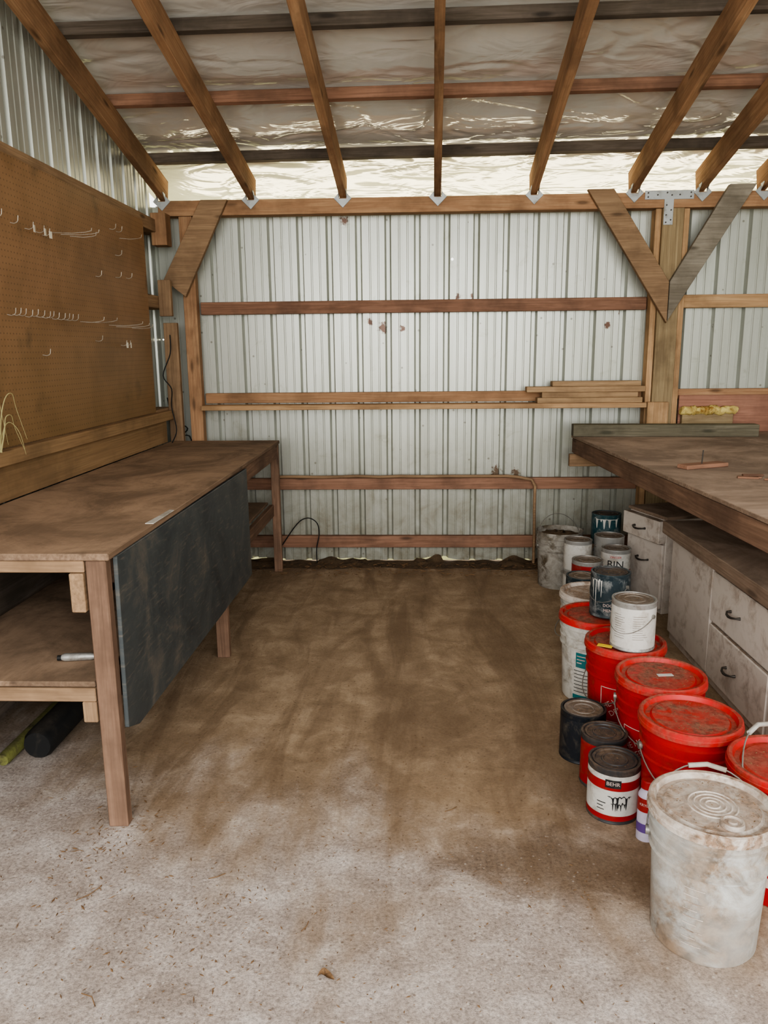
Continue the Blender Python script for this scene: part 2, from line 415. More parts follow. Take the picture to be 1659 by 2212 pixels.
def crumbs(parent,rad,z,n,smax,mat,seed,name='lid_debris'):
    rg=random.Random(seed); vs=[];fs=[]
    for _ in range(n):
        a=rg.uniform(0,6.28); rr=rad*math.sqrt(rg.random()); x=rr*math.cos(a); y=rr*math.sin(a)
        b=rg.uniform(0,6.28); s=rg.uniform(.3,1)**2*smax; l=s*rg.uniform(.6,1.8); w=s*rg.uniform(.3,.7); h=s*rg.uniform(.2,.6)
        c,si=math.cos(b),math.sin(b); k=len(vs)
        for (u,v,zz) in [(-l,0,z),(0,-w,z),(l,0,z),(0,w,z),(0,0,z+h)]: vs.append((x+u*c-v*si,y+u*si+v*c,zz))
        fs.extend([(k,k+1,k+4),(k+1,k+2,k+4),(k+2,k+3,k+4),(k+3,k,k+4)])
    o=mkobj(name,vs,fs,mat,parent,None,None,True); o['kind']='stuff'; return o
def bail(parent,R,z0,az,tilt,L,rad,grip=None):
    u=Vector((math.cos(az),math.sin(az),0)); w=Vector((-math.sin(az),math.cos(az),0))
    v=w*math.cos(tilt)+Vector((0,0,1))*math.sin(tilt)
    pts=[]
    for i in range(25):
        t=math.pi*i/24; pts.append(Vector((0,0,z0))+u*R*math.cos(t)+v*L*math.sin(t))
    h=tube('handle',pts,rad,M_wire,parent,6,True)
    for s in (1,-1):
        c=Vector((0,0,z0))+u*s*(R-.003)
        vs,fs=tubegeo([c-u*s*.004,c+u*s*.006],.008 if rad<.002 else .013,10)
        mkobj('handle_ear',vs,fs,M_wire,parent,None,40,True)
    if grip:
        m=[Vector((0,0,z0))+u*R*math.cos(t)+v*L*math.sin(t) for t in (math.pi/2-.32,math.pi/2,math.pi/2+.32)]
        tube('handle_grip',m,.007,grip,h,10,True)
    return h
# ---------------------------------------------------------------- shell
def siding(name,axis,a0,a1,plane,out,zb,zt):
    prof=[(0,0),(.012,.034),(.034,.034),(.046,0),(.092,0),(.096,.004),(.102,.004),(.106,0),(.148,0),(.152,.004),(.158,.004),(.162,0)]
    us=[]
    u=a0
    while u<a1:
        for (du,dd) in prof:
            if u+du<=a1: us.append((u+du,dd))
        u+=.198
    us.append((a1,0))
    vs=[];fs=[]; rows=[0,.25,.5,.75,1]
    for (u,dd) in us:
        b=zb(u);t=zt(u)
        for r in rows:
            z=b+(t-b)*r; q=plane+out*dd
            vs.append((u,q,z) if axis=='X' else (q,u,z))
    m=len(rows)
    for i in range(len(us)-1):
        for r in range(m-1):
            a=i*m+r; fs.append((a,a+m,a+m+1,a+1))
    o=mkobj(name,vs,fs,M_siding,None,None,None)
    return struct(o)
SL=.25
def zr(y): return 2.485+SL*(5.33-y)
def zfilm(y): return zr(y)+.218
def zb_back(u):
    n=noise.noise(Vector((u*3.1,0,0)))
    return .010+max(0,n)*.05
siding('wall_back','X',-1.78,3.6,5.418,1,zb_back,lambda u:2.47)
siding('wall_left','Y',.2,5.44,-1.78,-1,lambda u:.0,lambda u:zfilm(u)-.03)
siding('wall_right','Y',.2,5.44,3.6,1,lambda u:.0,lambda u:zfilm(u)-.03)
fl=box('floor',-1.85,3.7,-3.5,5.46,-.1,0,M_floor); struct(fl)
fl.data.transform(fl.matrix_basis); fl.matrix_basis=Matrix.Identity(4)
g=box('ground',-30,30,-30,30,-.3,-.1,M_ground); top(g,'rough grassy ground outside the open shed','ground'); struct(g)
nx,ny=520,350; X0,X1,Y0,Y1=-1.85,3.7,.2,6.2
vs=[];fs=[]
PUR=[5.14,4.52,3.95,3.34,2.72,2.1,1.5,.9]
for j in range(ny+1):
    y=Y0+(Y1-Y0)*j/ny
    d=min(abs(y-p) for p in PUR)/.31; d=min(d,1)
    for i in range(nx+1):
        x=X0+(X1-X0)*i/nx
        s=-.024*math.sin(d*math.pi/2)
        wx=x+.25*noise.noise(Vector((x*1.3,y*1.3,9)))
        f=noise.noise(Vector((wx*1.3+y*1.2,y*2.4,1)))
        f2=max(0,1-abs(noise.noise(Vector((wx*1.2+y*1.5,y*2.6-wx*.8,5))))*13)
        f3=max(0,1-abs(noise.noise(Vector((wx*2.4-y*1.5,y*5.0+wx*.6,11))))*9)
        s+=(.020*f+.010*f2+.006*f3*(1-.6*d))*min(1,d*2.5+.1)
        vs.append((x,y,zfilm(y)+s+.014))
for j in range(ny):
    for i in range(nx):
        a=j*(nx+1)+i; fs.append((a,a+1,a+nx+2,a+nx+1))
struct(mkobj('ceiling',vs,fs,M_film,None,None,180))
dk=prism('roof_deck',[(.2,zfilm(.2)+.06),(6.23,zfilm(6.23)+.06),(6.23,zfilm(6.23)+.08),(.2,zfilm(.2)+.08)],-1.9,3.75,'X',M_deck); struct(dk)
for i,y in enumerate(PUR):
    zc=zr(y)+.148+.034
    m=[W_dark,W_red,W_dark,W_red,W_red,W_dark,W_red,W_red][i]
    ya,yb=y+.03,y-.05
    o=board('roof_purlin',(-1.75,ya,zc-SL*.03),(3.58,yb,zc+SL*.05),.038,.064,m,None,(0,SL,1))
    top(o,('dark weathered' if m is W_dark else 'reddish brown')+' roof purlin crossing above the rafters','roof beam','roof purlins')
FAN=[-.028,-.085,-.045,-.045,-.024,0,0,0,0,0]
for i,x in enumerate([-1.65,-1.063,-.46,.157,.777,1.414,1.843,2.23,2.84,3.44]):
    k=FAN[i]/1.78
    r=root('rafter',(x,5.33,2.485),'rough sawn wooden rafter seated on the wall plate','rafter',0,'sloping rafters')
    board('beam',(x,5.37,zr(5.37)+.074),(x+k*5.03,.3,zr(.3)+.074),.046,.142,W_frame,r,(0,SL,1))
    s=.058
    prism('gusset_plate',[(x,2.475-s),(x+s,2.475),(x+.023,2.475+s*.65),(x+.023,2.475),(x-.023,2.475),(x-.023,2.475+s*.65),(x-s,2.475)],5.284,5.289,'Y',M_galv,r)['label']='galvanised steel gusset plate'
    for sx in (-1,1):
        prism('gusset_flange',[(5.289,2.475),(5.289,2.475+s*.8),(5.24,2.505+SL*.09),(5.24,2.495+SL*.09)],x+sx*.024,x+sx*.0265,'X',M_galv,r)
o=box('wall_plate_beam',-1.68,3.58,5.29,5.385,2.385,2.48,W_frame); top(o,'long wooden top plate carrying the rafters','beam')
def girt(x0,x1,z0,z1,mat,lab,y0=5.372,y1=5.416):
    o=box('wall_girt',x0,x1,y0,y1,z0,z1,mat); return top(o,lab,'wall beam','horizontal wall girts')
girt(-1.455,1.555,1.757,1.84,W_red,'reddish wooden girt across the metal siding')
girt(-1.455,1.555,1.155,1.225,W_frame,'wooden girt above a narrow ledge on metal siding')
girt(-1.455,1.555,.54,.62,W_red,'weathered reddish girt low on the siding')
girt(-1.455,1.555,.115,.20,W_red,'lowest wooden girt near the ground')
girt(1.79,3.56,1.765,1.85,W_pale,'pale wooden girt beside the support post')
girt(1.79,3.56,1.165,1.23,W_frame,'wooden girt behind the reddish panel')
girt(1.79,3.56,.54,.62,W_red,'wooden girt behind the dusty workbench')
girt(1.79,3.56,.115,.20,W_red,'lowest wooden girt behind the cabinets')
o=box('wall_ledge',-1.455,1.555,5.235,5.372,1.115,1.148,W_pale); top(o,'narrow pale wooden ledge holding spare planks','ledge')
for z in (2.31,1.83,1.10,.6):
    o=box('wall_girt',-1.779,-1.668,.4,5.30,z-.04,z+.04,W_brace); top(o,'wooden girt fixed to the side siding','wall beam','horizontal wall girts')
o=box('corner_post',-1.55,-1.462,5.30,5.37,0,2.384,W_frame); top(o,'upright wooden corner post beside the metal siding','post')
o=box('corner_board',-1.667,-1.575,5.20,5.24,0,1.70,W_brace); top(o,'vertical nailed board by the corner post','board')
o=box('wood_block',-1.667,-1.585,5.14,5.18,1.74,1.97,W_brace); top(o,'short wood block under the corner brace','block')
o=box('wood_block',-1.70,-1.60,5.18,5.289,2.19,2.39,W_frame); top(o,'thick wood block beneath the top plate','block')
o=prism('corner_brace',[(-1.385,2.475),(-1.21,2.475),(-1.52,1.87),(-1.66,1.98)],5.25,5.289,'Y',W_brace); top(o,'diagonal wooden brace in the corner','brace')
r=root('support_post',(1.67,5.34,0),'square timber post with furring strips and steel strap','post')
box('post_timber',1.602,1.738,5.29,5.416,0,2.384,W_post,r)
box('furring_strip',1.562,1.60,5.31,5.40,0,2.384,W_pale,r)
box('furring_strip',1.742,1.78,5.31,5.40,0,2.384,W_pale,r)
prism('strap_plate',[(1.48,2.435),(1.48,2.49),(1.79,2.49),(1.79,2.435),(1.665,2.435),(1.665,2.28),(1.605,2.28),(1.605,2.435)],5.285,5.289,'Y',M_galv,r)['label']='galvanised steel T strap'
for (x,z) in [(1.50,2.475),(1.50,2.45),(1.56,2.462),(1.62,2.475),(1.65,2.46),(1.70,2.462),(1.77,2.475),(1.77,2.45),(1.62,2.40),(1.65,2.37),(1.62,2.34),(1.65,2.31),(1.62,2.295)]:
    tube('nail',[(x,5.286,z),(x,5.281,z)],.005,M_handle,r,8)
o=prism('post_brace',[(1.109,2.498),(1.275,2.498),(1.656,1.925),(1.656,1.664)],5.25,5.289,'Y',W_brace); top(o,'brown diagonal brace meeting the support post','brace')
o=prism('post_brace',[(2.0,2.515),(2.165,2.515),(1.661,1.68),(1.661,1.925)],5.25,5.289,'Y',W_grey); top(o,'grey weathered diagonal brace on the post','brace')
o=box('wood_block',1.565,1.705,5.25,5.289,.942,1.15,W_pale); top(o,'small pale block screwed to the support post','block')
o=box('plywood_panel',1.80,2.5,5.335,5.36,.9405,1.19,M_redpanel); top(o,'reddish board standing behind the workbench','panel')
r=root('foam_crusted_plank',(1.95,5.30,.94),'plank crusted with dried yellow spray foam','plank')
box('plank',1.81,2.15,5.285,5.32,.9405,1.09,W_post,r)
pts=[];
for i in range(50):
    x=1.80+.37*i/49; pts.append((x,5.295,1.09+.018*noise.noise(Vector((x*25,0,0)))))
tube('foam_bead',pts,[.026+.022*abs(noise.noise(Vector((i*.45,3,0)))) for i in range(50)],M_foam,r,10)
for k,(x0,x1,z,y,t) in enumerate([(.83,1.53,1.1485,5.245,.036),(.86,1.50,1.185,5.25,.036),(.757,1.545,1.2215,5.24,.036),(.93,1.52,1.258,5.26,.034)]):
    o=board('spare_plank',(x0,y+.045,z+t/2),(x1,y+.05,z+t/2),.085,t,W_stack); top(o,'short spare plank stacked on the wall ledge','plank','spare planks on the ledge')
# ---------------------------------------------------------------- pegboard
o=box('pegboard',-1.667,-1.660,1.6,4.92,1.13,2.305,M_peg,None,.001)
o.data.transform(o.matrix_basis); o.matrix_basis=Matrix.Identity(4)
top(o,'brown perforated hardboard pegboard with metal hooks','pegboard')
o=box('pegboard_rail',-1.667,-1.625,1.6,5.18,1.065,1.125,M_hard); top(o,'thin wooden rail beneath the pegboard','rail')
o=box('backing_panel',-1.667,-1.655,1.6,5.1,.917,1.062,M_hard); top(o,'plain hardboard panel above the workbench','panel')
def hookmesh(L,tip):
    pts=[(0,0,0),(L*.5,0,-.004),(L*.85,0,0),(L,0,.006),(L+.003,0,.006+tip)]
    v,f=tubegeo(pts,.0018,6)
    me=bpy.data.meshes.new('peg_hook'); me.from_pydata([tuple(q) for q in v],[],f)
    me.materials.append(M_hook); return me
HM=[hookmesh(.035,.020),hookmesh(.12,.015),hookmesh(.18,.012)]
tagme=bpy.data.meshes.new('price_tag'); tagme.from_pydata([(.0,-.010,-.016),(0,.010,-.016),(0,.010,.014),(0,-.010,.014),(.002,-.010,-.016),(.002,.010,-.016),(.002,.010,.014),(.002,-.010,.014)],[],[(0,1,2,3),(7,6,5,4),(0,4,5,1),(1,5,6,2),(2,6,7,3),(3,7,4,0)]); tagme.materials.append(M_tag)
def hook(y,z,k,tag=False,rz=0):
    o=bpy.data.objects.new('peg_hook',HM[k]); COL.objects.link(o)
    o.matrix_basis=Matrix.Translation((-1.660,y,z))@Matrix.Rotation(rz,4,'Z')
    top(o,'steel peg hook with a white tag in the pegboard' if tag else 'thin steel peg hook in the pegboard','hook','pegboard hooks')
    if tag:
        t=bpy.data.objects.new('price_tag',tagme); COL.objects.link(t); t.parent=o; t.location=((.035,.12,.18)[k]+.004,0,0)
for i in range(13): hook(3.18+.05*i+random.uniform(-.006,.006),1.665+random.uniform(-.003,.003),0,False,random.uniform(-.2,.2))
for y,z,k,t in [(3.02,2.05,0,True),(3.15,2.04,0,False),(3.28,2.035,0,False),(3.40,2.03,0,True),(3.50,2.03,0,True),(3.56,2.025,0,True),(3.66,2.05,2,False),(3.75,2.055,2,False),(3.85,2.06,1,False),
    (4.36,2.17,0,False),(4.46,2.17,0,False),(4.50,2.14,1,False),(4.40,1.92,0,False),(4.56,1.93,0,False),(4.42,2.04,0,False),(4.12,1.90,0,False),
    (3.88,1.66,1,False),(3.95,1.66,2,False),(4.25,1.655,2,False),(4.35,1.65,2,False),(4.6,1.65,1,False),(4.05,1.57,0,False),(4.40,1.55,0,True),(4.45,1.55,0,True),(3.45,1.50,0,False)]:
    hook(y,z,k,t,random.uniform(-.25,.25))
r=root('dried_grass',(-1.63,2.98,1.127),'dried pale grass blades hanging by the pegboard','dried plant')
for i in range(6):
    a=random.uniform(-.1,.35); h=random.uniform(.10,.26)
    pts=smoothpts([(-1.63+.02*random.random()+a*.15*t, 2.93+a*t*.9, 1.127+h*math.sin(t*2.6)*(1)-.1*t*t) for t in [0,.2,.4,.6,.8,1.0]],4)
    n_=len(pts); tube('grass_blade',pts,[.0028*(1-.8*(q/n_)) for q in range(n_)],M_grass,r,5)
# ---------------------------------------------------------------- left workbench
r=root('workbench',(-1.28,3.7,0),'long brown wooden workbench with dark slate front panel','workbench')
BX0,BX1,BY0,BY1,BZ=-1.652,-.915,2.19,5.19,.915
box('bench_top',BX0,BX1,BY0,BY1,BZ-.022,BZ,W_bench,r)
box('apron',BX1-.045,BX1-.01,BY0+.08,BY1-.02,BZ-.115,BZ-.023,W_leg,r)
box('apron',BX0+.02,BX1-.08,BY0+.005,BY0+.04,BZ-.060,BZ-.023,W_brace,r)
box('apron',BX0+.02,BX1-.05,BY1-.06,BY1-.02,BZ-.115,BZ-.023,W_leg,r)
box('rail_end',-1.042,-.998,BY0+.0,BY0+1.2,BZ-.185,BZ-.062,W_brace,r)
box('leg',BX1-.075,BX1-.012,BY0+.005,BY0+.045,0,BZ-.023,W_leg,r)
box('leg',BX1-.075,BX1-.012,3.60,3.64,0,BZ-.117,W_leg,r)
box('leg',BX1-.06,BX1-.005,BY1-.05,BY1-.01,0,BZ-.023,W_leg,r)
for y in (2.24,3.62,5.1): box('leg',BX0+.02,BX0+.06,y-.045,y+.045,0,BZ-.023,W_leg,r)
box('lower_shelf',BX0+.03,BX1-.08,BY0+.01,BY1-.08,.482,.500,W_bench,r)
box('shelf_edge',BX0+.03,BX1-.08,BY0+.005,BY0+.04,.435,.480,W_brace,r)
box('shelf_edge',BX1-.076,BX1-.045,BY0+.05,BY1-.06,.400,.480,W_leg,r)
box('shelf_block',BX1-.125,BX1-.08,BY0+.005,BY0+.05,.365,.434,W_brace,r)
box('back_rail',-1.50,-1.46,2.9,5.1,.70,.80,W_dark,r)
box('back_panel',BX0+.002,BX0+.012,2.2,5.15,.10,.88,W_dark,r)
o=prism('front_panel',[(2.225,.335),(2.24,.895),(4.10,.885),(4.12,.285),(4.0,.28),(2.32,.30)],BX1-.008,BX1+.006,'X',M_board,r); o['label']='dark slate coloured panel hung along the front'
prism('paint_flake_strip',[(BX1+.001,2.60),(BX1+.003,2.83),(BX1-.018,2.84),(BX1-.022,2.72),(BX1-.030,2.60)],BZ,BZ+.003,'Z',P_cream,r)
def hcyl(name,p0,p1,rad,mat,lab,cat,n=14):
    o=tube(name,[Vector(p0),Vector(p0).lerp(Vector(p1),.01),Vector(p0).lerp(Vector(p1),.99),Vector(p1)],[rad*.85,rad,rad,rad*.85],mat,None,n); return top(o,lab,cat)
r=root('caulk_tube',(-1.12,2.36,.50),'small squeezed silver and white tube lying on the shelf','tube')
tube('tube_body',[(-1.17,2.36,.515),(-1.16,2.36,.515),(-1.08,2.375,.513),(-1.05,2.38,.511)],[.010,.0135,.0125,.004],M_steel,r,10)
tube('tube_cap',[(-1.185,2.358,.513),(-1.17,2.36,.513)],.009,M_blackrub,r,10)
hcyl('drain_pipe',(-1.42,2.6,.061),(-1.42,4.6,.061),.06,M_blackrub,'black pipe lying on the concrete under the workbench','pipe')
hcyl('plastic_tube',(-1.53,2.55,.026),(-1.53,4.4,.026),.025,M_ygreen,'yellow green tube lying under the workbench','tube')
o=tube('electrical_cable',smoothpts([(-1.60,5.12,1.62),(-1.60,5.10,1.50),(-1.64,5.05,1.36),(-1.60,5.08,1.27),(-1.62,5.12,1.15),(-1.59,5.1,1.0),(-1.61,5.05,.919)]),.004,M_blackrub); top(o,'thin black electrical cable dangling in the corner','cable')
o=tube('electrical_cable',smoothpts([(-1.72,5.35,1.2),(-1.69,5.37,1.05),(-1.60,5.39,.98),(-1.66,5.38,.92),(-1.58,5.39,.90),(-1.62,5.39,.5),(-1.62,5.39,.0)]),.004,M_blackrub); top(o,'looped black cable tangled near the corner post','cable')
o=tube('loop_of_wire',smoothpts([(-.95,5.34,.14),(-.86,5.33,.27),(-.80,5.33,.33),(-.74,5.33,.34),(-.69,5.33,.30),(-.68,5.33,.22),(-.70,5.33,.12),(-.70,5.33,.01)]),.004,M_blackrub); top(o,'thin dark wire looped up from the ground','wire')
pts=[(-1.0+.15*i,5.36,.635+.008*noise.noise(Vector((i*.9,0,0)))) for i in range(12)]
pts+=[(.72,5.34,.632),(.82,5.33,.615),(.845,5.33,.57),(.845,5.33,.4),(.85,5.33,.2),(.85,5.33,.01)]
o=tube('conduit_pipe',pts,.011,W_brace); top(o,'old brown conduit resting on the low girt','pipe')
# ---------------------------------------------------------------- right workbench
RZ=.94
r=root('workbench',(1.75,3.7,0),'wide dust covered wooden workbench above painted cabinets','workbench')
prism('bench_top',[(1.056,5.20),(1.19,2.3),(2.5,2.3),(2.5,5.365),(1.80,5.365),(1.80,5.285),(1.50,5.285),(1.50,5.20)],RZ-.018,RZ,'Z',W_benchr,r)
board('front_apron',(1.078,5.18,RZ-.068),(1.211,2.31,RZ-.068),.038,.095,W_leg,r)
box('cross_joist',1.03,2.45,5.10,5.14,RZ-.20,RZ-.118,W_brace,r)
box('cross_joist',1.25,2.45,2.32,2.36,RZ-.108,RZ-.019,W_brace,r)
box('cross_joist',1.22,2.45,3.7,3.74,RZ-.108,RZ-.019,W_brace,r)
for (x,y) in [(2.0,5.05),(2.42,5.05),(2.42,2.40),(2.0,3.78)]:
    box('leg',x-.045,x+.045,y-.02,y+.02,0,RZ-.21 if y>5 else RZ-.11,W_leg,r)
o=board('mossy_beam',(1.045,5.12,RZ+.040),(2.21,5.05,RZ+.040),.09,.078,W_moss); top(o,'weathered beam with green moss on the workbench','beam')
r=root('nailed_wood_scrap',(1.37,3.7,RZ),'small wood scrap with a nail sticking up','wood scrap')
board('scrap',(1.27,3.66,RZ+.0105),(1.50,3.76,RZ+.0105),.07,.02,W_red,r)
tube('nail',[(1.375,3.70,RZ+.02),(1.378,3.70,RZ+.085)],.003,M_handle,r)
for i in range(9):
    x=1.42+.035*i+random.uniform(-.02,.02); y=3.38+random.uniform(-.12,.10)
    m=board('bark_chip',(x,y,RZ+.0045),(x+random.uniform(.04,.10),y+random.uniform(-.03,.03),RZ+.0045),random.uniform(.015,.035),.008,W_red); top(m,'loose bark chip on the dusty workbench','bark chip','bark chips on workbench')
o=board('wood_offcut',(1.67,3.55,RZ+.0255),(1.85,3.72,RZ+.0255),.06,.05,W_dark); top(o,'dark wood offcut lying on the workbench','wood scrap')
# ---------------------------------------------------------------- cabinets
def pull(parent,c,along,out,L=.09):
    a=Vector(along);o_=Vector(out);c=Vector(c)
    pts=[c-a*L/2, c-a*L/2+o_*.018, c-a*L*.25+o_*.028-Vector((0,0,.004)), c+o_*.03-Vector((0,0,.006)), c+a*L*.25+o_*.028-Vector((0,0,.004)), c+a*L/2+o_*.018, c+a*L/2]
    return tube('handle',pts,[.007,.004,.005,.006,.005,.004,.007],M_handle,parent,8)
r=root('base_cabinet',(1.6,3.1,0),'low chipped white painted cabinet with drawers and dark pulls','cabinet')
box('body',1.345,1.88,2.3,3.9,0,.565,M_cabw,r)
box('cabinet_top',1.285,1.88,2.28,3.93,.567,.632,W_benchr,r)
d=box('door',1.328,1.343,3.345,3.885,.05,.55,M_cabw,r)
for (y0,y1) in [(2.74,3.325),(2.31,2.72)]:
    for (z0,z1) in [(.31,.535),(.05,.295)]:
        d=box('drawer',1.322,1.343,y0,y1,z0,z1,M_cabw,r,.005)
        pull(d,(1.322,(y0+y1)/2+.03,(z0+z1)/2),(0,1,0),(-1,0,0))
ang=math.atan2(1.42-1.315,4.6-4.27)
r=root('drawer_cabinet',(1.42,4.27,0),'small white painted cabinet standing at an angle','cabinet',ang)
R=wm(r)
def lb(name,x0,x1,y0,y1,z0,z1,mat,par,bev=.003):
    o=box(name,x0,x1,y0,y1,z0,z1,mat,None,bev); o.matrix_basis=R@o.matrix_basis; o.parent=par; o.matrix_parent_inverse=wm(par).inverted(); return o
lb('body',.0,.42,0,.36,0,.555,M_cabw,r)
lb('cabinet_top',-.01,.43,-.01,.37,.557,.575,W_benchr,r)
dr=lb('drawer',-.05,-.001,.0,.355,.42,.55,M_cabw,r)
pp=[(-.05,.13,.485),(-.068,.13,.485),(-.078,.155,.48),(-.08,.18,.478),(-.078,.205,.48),(-.068,.23,.485),(-.05,.23,.485)]
tube('handle',[R@Vector(p) for p in pp],[.007,.004,.005,.006,.005,.004,.007],M_handle,dr,8)
do=lb('door',-.018,-.001,.005,.35,.03,.41,M_cabw,r)
tube('handle',[R@Vector((p[0]+.032,p[1],p[2]-.19)) for p in pp],[.007,.004,.005,.006,.005,.004,.007],M_handle,do,8)
# ---------------------------------------------------------------- buckets
BN=[0]
def bucket(loc,mat,lidmat,label,handle=None,rt=.148,rb=.130,h=.365,grip=None,az=0,spout=False,dirt=False,rz=0):
    e=root('bucket',loc,label,'bucket',rz); BN[0]+=1
    def rf(z): return rb+(rt-.004-rb)*z/h
    zs=h-.125
    prof=[(0,0.004),(rb-.02,0.004),(rb-.018,0),(rb-.004,0),(rb,.006),(rf(zs),zs)]
    for k,zz in enumerate([zs+.004,zs+.042,zs+.078]):
        r0=rf(zz); prof+=[(r0+.007,zz),(r0+.008,zz+.005),(r0+.001,zz+.008)]
    prof+=[(rt-.003,h-.012),(rt,h-.010),(rt,h),(rt-.004,h),(rf(zs)-.003,zs),(rb-.006,.010),(0,.010)]
    lathe('body',prof,mat,e,56)
    if lidmat:
        lp=[(0,h+.002),(rt*.30,h+.002)]
        if spout: lp=[(0,h+.003)]+[q for k in range(1,5) for q in [(.014*k,h+.003),(.014*k+.002,h+.0055),(.014*k+.004,h+.0055),(.014*k+.006,h+.003)]]
        lp+=[(rt-.034,h+.002),(rt-.028,h-.004),(rt-.014,h-.004),(rt-.008,h+.011),(rt+.001,h+.013),(rt+.006,h+.010),(rt+.007,h-.002),(rt+.009,h-.004),(rt+.009,h-.016),(rt+.0045,h-.018)]
        lid=lathe('lid',lp,lidmat,e,56)
        crumbs(lid,rt-.035,h+.0018,420 if spout else 200,.0046 if spout else .004,M_soil2,BN[0]*7)
        if spout:
            s=lathe('spout_cap',[(0,.012),(.010,.012),(.012,.006),(.020,.006),(.022,.012),(.027,.012),(.029,0)],lidmat,lid,28); s.location=(math.cos(spout)*.088,math.sin(spout)*.088,h+.003)
    if dirt:
        vs=[(0,0,h-.03)];fs=[];N=40
        for k in range(1,7):
            for i in range(N):
                t=2*math.pi*i/N; rr=(rt-.008)*k/6
                vs.append((rr*math.cos(t),rr*math.sin(t),h-.035+.03*(1-k/6)+.014*noise.noise(Vector((rr*40*math.cos(t),rr*40*math.sin(t),2)))))
        for i in range(N): fs.append((0,1+i,1+(i+1)%N))
        for k in range(5):
            for i in range(N):
                a=1+k*N+i;b=1+k*N+(i+1)%N; fs.append((a,b,b+N,a+N))
        mkobj('dirt_fill',vs,fs,M_soil,e,None,180,True)
    if handle is not None:
        tilt,L=handle; bail(e,rf(zs+.03)+.012,zs+.03,az,tilt,L,.0022,grip)
    return e,rf
cam=lambda x,y: math.atan2(-y,-x)
e,rf=bucket((.754,1.784,0),P_white,P_whitelid,'dirty white plastic bucket with dust covered lid',(math.radians(38),.20),grip=P_white,az=math.radians(-15),spout=math.radians(-80))
for k in range(9):
    z=.05+.02*k; patch('moulded_mark',e,rf,cam(.754,1.784)-.35,cam(.754,1.784)-.35+(.25 if k%2 else .36),z,z+.0025,P_whitelid,.0009,6,1)
e,rf=bucket((1.033,1.985,0),P_red,P_redlid,'red plastic bucket with red lid and raised wire handle',(math.radians(62),.20),grip=P_white,az=math.radians(35))
patch('white_band',e,rf,math.radians(190),math.radians(300),.06,.09,M_inkw,.0009)
def homelogo(e,rf,phi,z,s=.14,text=True):
    w=.003; q=s/.135/2
    for (a0,a1,z0,z1) in [(-q,q,z+s/2-w,z+s/2),(-q,q,z-s/2,z-s/2+w),(-q,-q+w/.13,z-s/2,z+s/2),(q-w/.13,q,z-s/2,z+s/2)]:
        patch('logo_frame',e,rf,phi+a0,phi+a1,z0,z1,M_inkw,.0009)
    if text:
        for i,t in enumerate(['THE HOME','DEPOT']):
            rot=math.radians(35); d=.022-.036*i
            vs,fs=textgeo(t,.030); out=[]
            for v in vs:
                x,y=v.x,v.y+d
                x,y=x*math.cos(rot)-y*math.sin(rot),x*math.sin(rot)+y*math.cos(rot)
                r_=rf(z+y)+.0014; th=phi+x/r_; out.append((r_*math.cos(th),r_*math.sin(th),z+y))
            mkobj('lettering',out,fs,M_inkw,e,None,None,True)
e,rf=bucket((.865,2.265,0),P_red,P_redlid,'bright red bucket with scuffed dusty red lid',(math.radians(-37),.2),az=math.radians(180))
homelogo(e,rf,cam(.865,2.265)+.15,.14)
e,rf=bucket((.872,2.582,0),P_red,P_redlid,'red plastic bucket with dusty lid and paper sticker',(math.radians(-37),.2),az=math.radians(165))
homelogo(e,rf,cam(.872,2.585)-.4,.135)
board('sticker',(.86,2.58,.3685),(.915,2.585,.3685),.02,.0012,M_lblwhite,e)
e,rf=bucket((.834,2.905,0),P_red,P_redlid,'red bucket with yellow sticker supporting a steel can',(math.radians(-37),.2),az=math.radians(118))
homelogo(e,rf,cam(.834,2.905)-.1,.15)
board('sticker',(.71,2.84,.3800),(.76,2.815,.3800),.028,.0012,M_yellow,e)
e,rf=bucket((.79,3.222,0),P_cream,P_redlid,'white bucket with teal printed label and red lid',None)
ph=cam(.79,3.222)-.25
patch('printed_label',e,rf,ph-.30,ph+.45,.165,.232,M_tealflat)
patch('printed_label',e,rf,ph-.40,ph+.9,.018,.038,M_tealflat)
for k in range(3): patch('print_line',e,rf,ph-.26,ph+.1-.1*k,.215-.015*k,.219-.015*k,M_inkw,.0014,8,1)
for k in range(7): patch('print_line',e,rf,ph-.36,ph-.36+random.uniform(.35,.75),.148-.016*k,.151-.016*k,M_ink,.0009,8,1)
e,rf=bucket((.85,3.535,0),P_cream,P_whitelid,'white plastic bucket half hidden behind red lidded one',(math.radians(-30),.2),az=math.radians(100))
e,rf=bucket((.939,4.86,0),P_dirty,None,'open grimy white bucket full of dirt with raised handle',(math.radians(70),.20),dirt=True,az=math.radians(10))
e2,_=bucket((1.215,4.80,0),P_cream,P_whitelid,'small pale bucket beneath a teal paint can',None,rt=.105,rb=.095,h=.285)
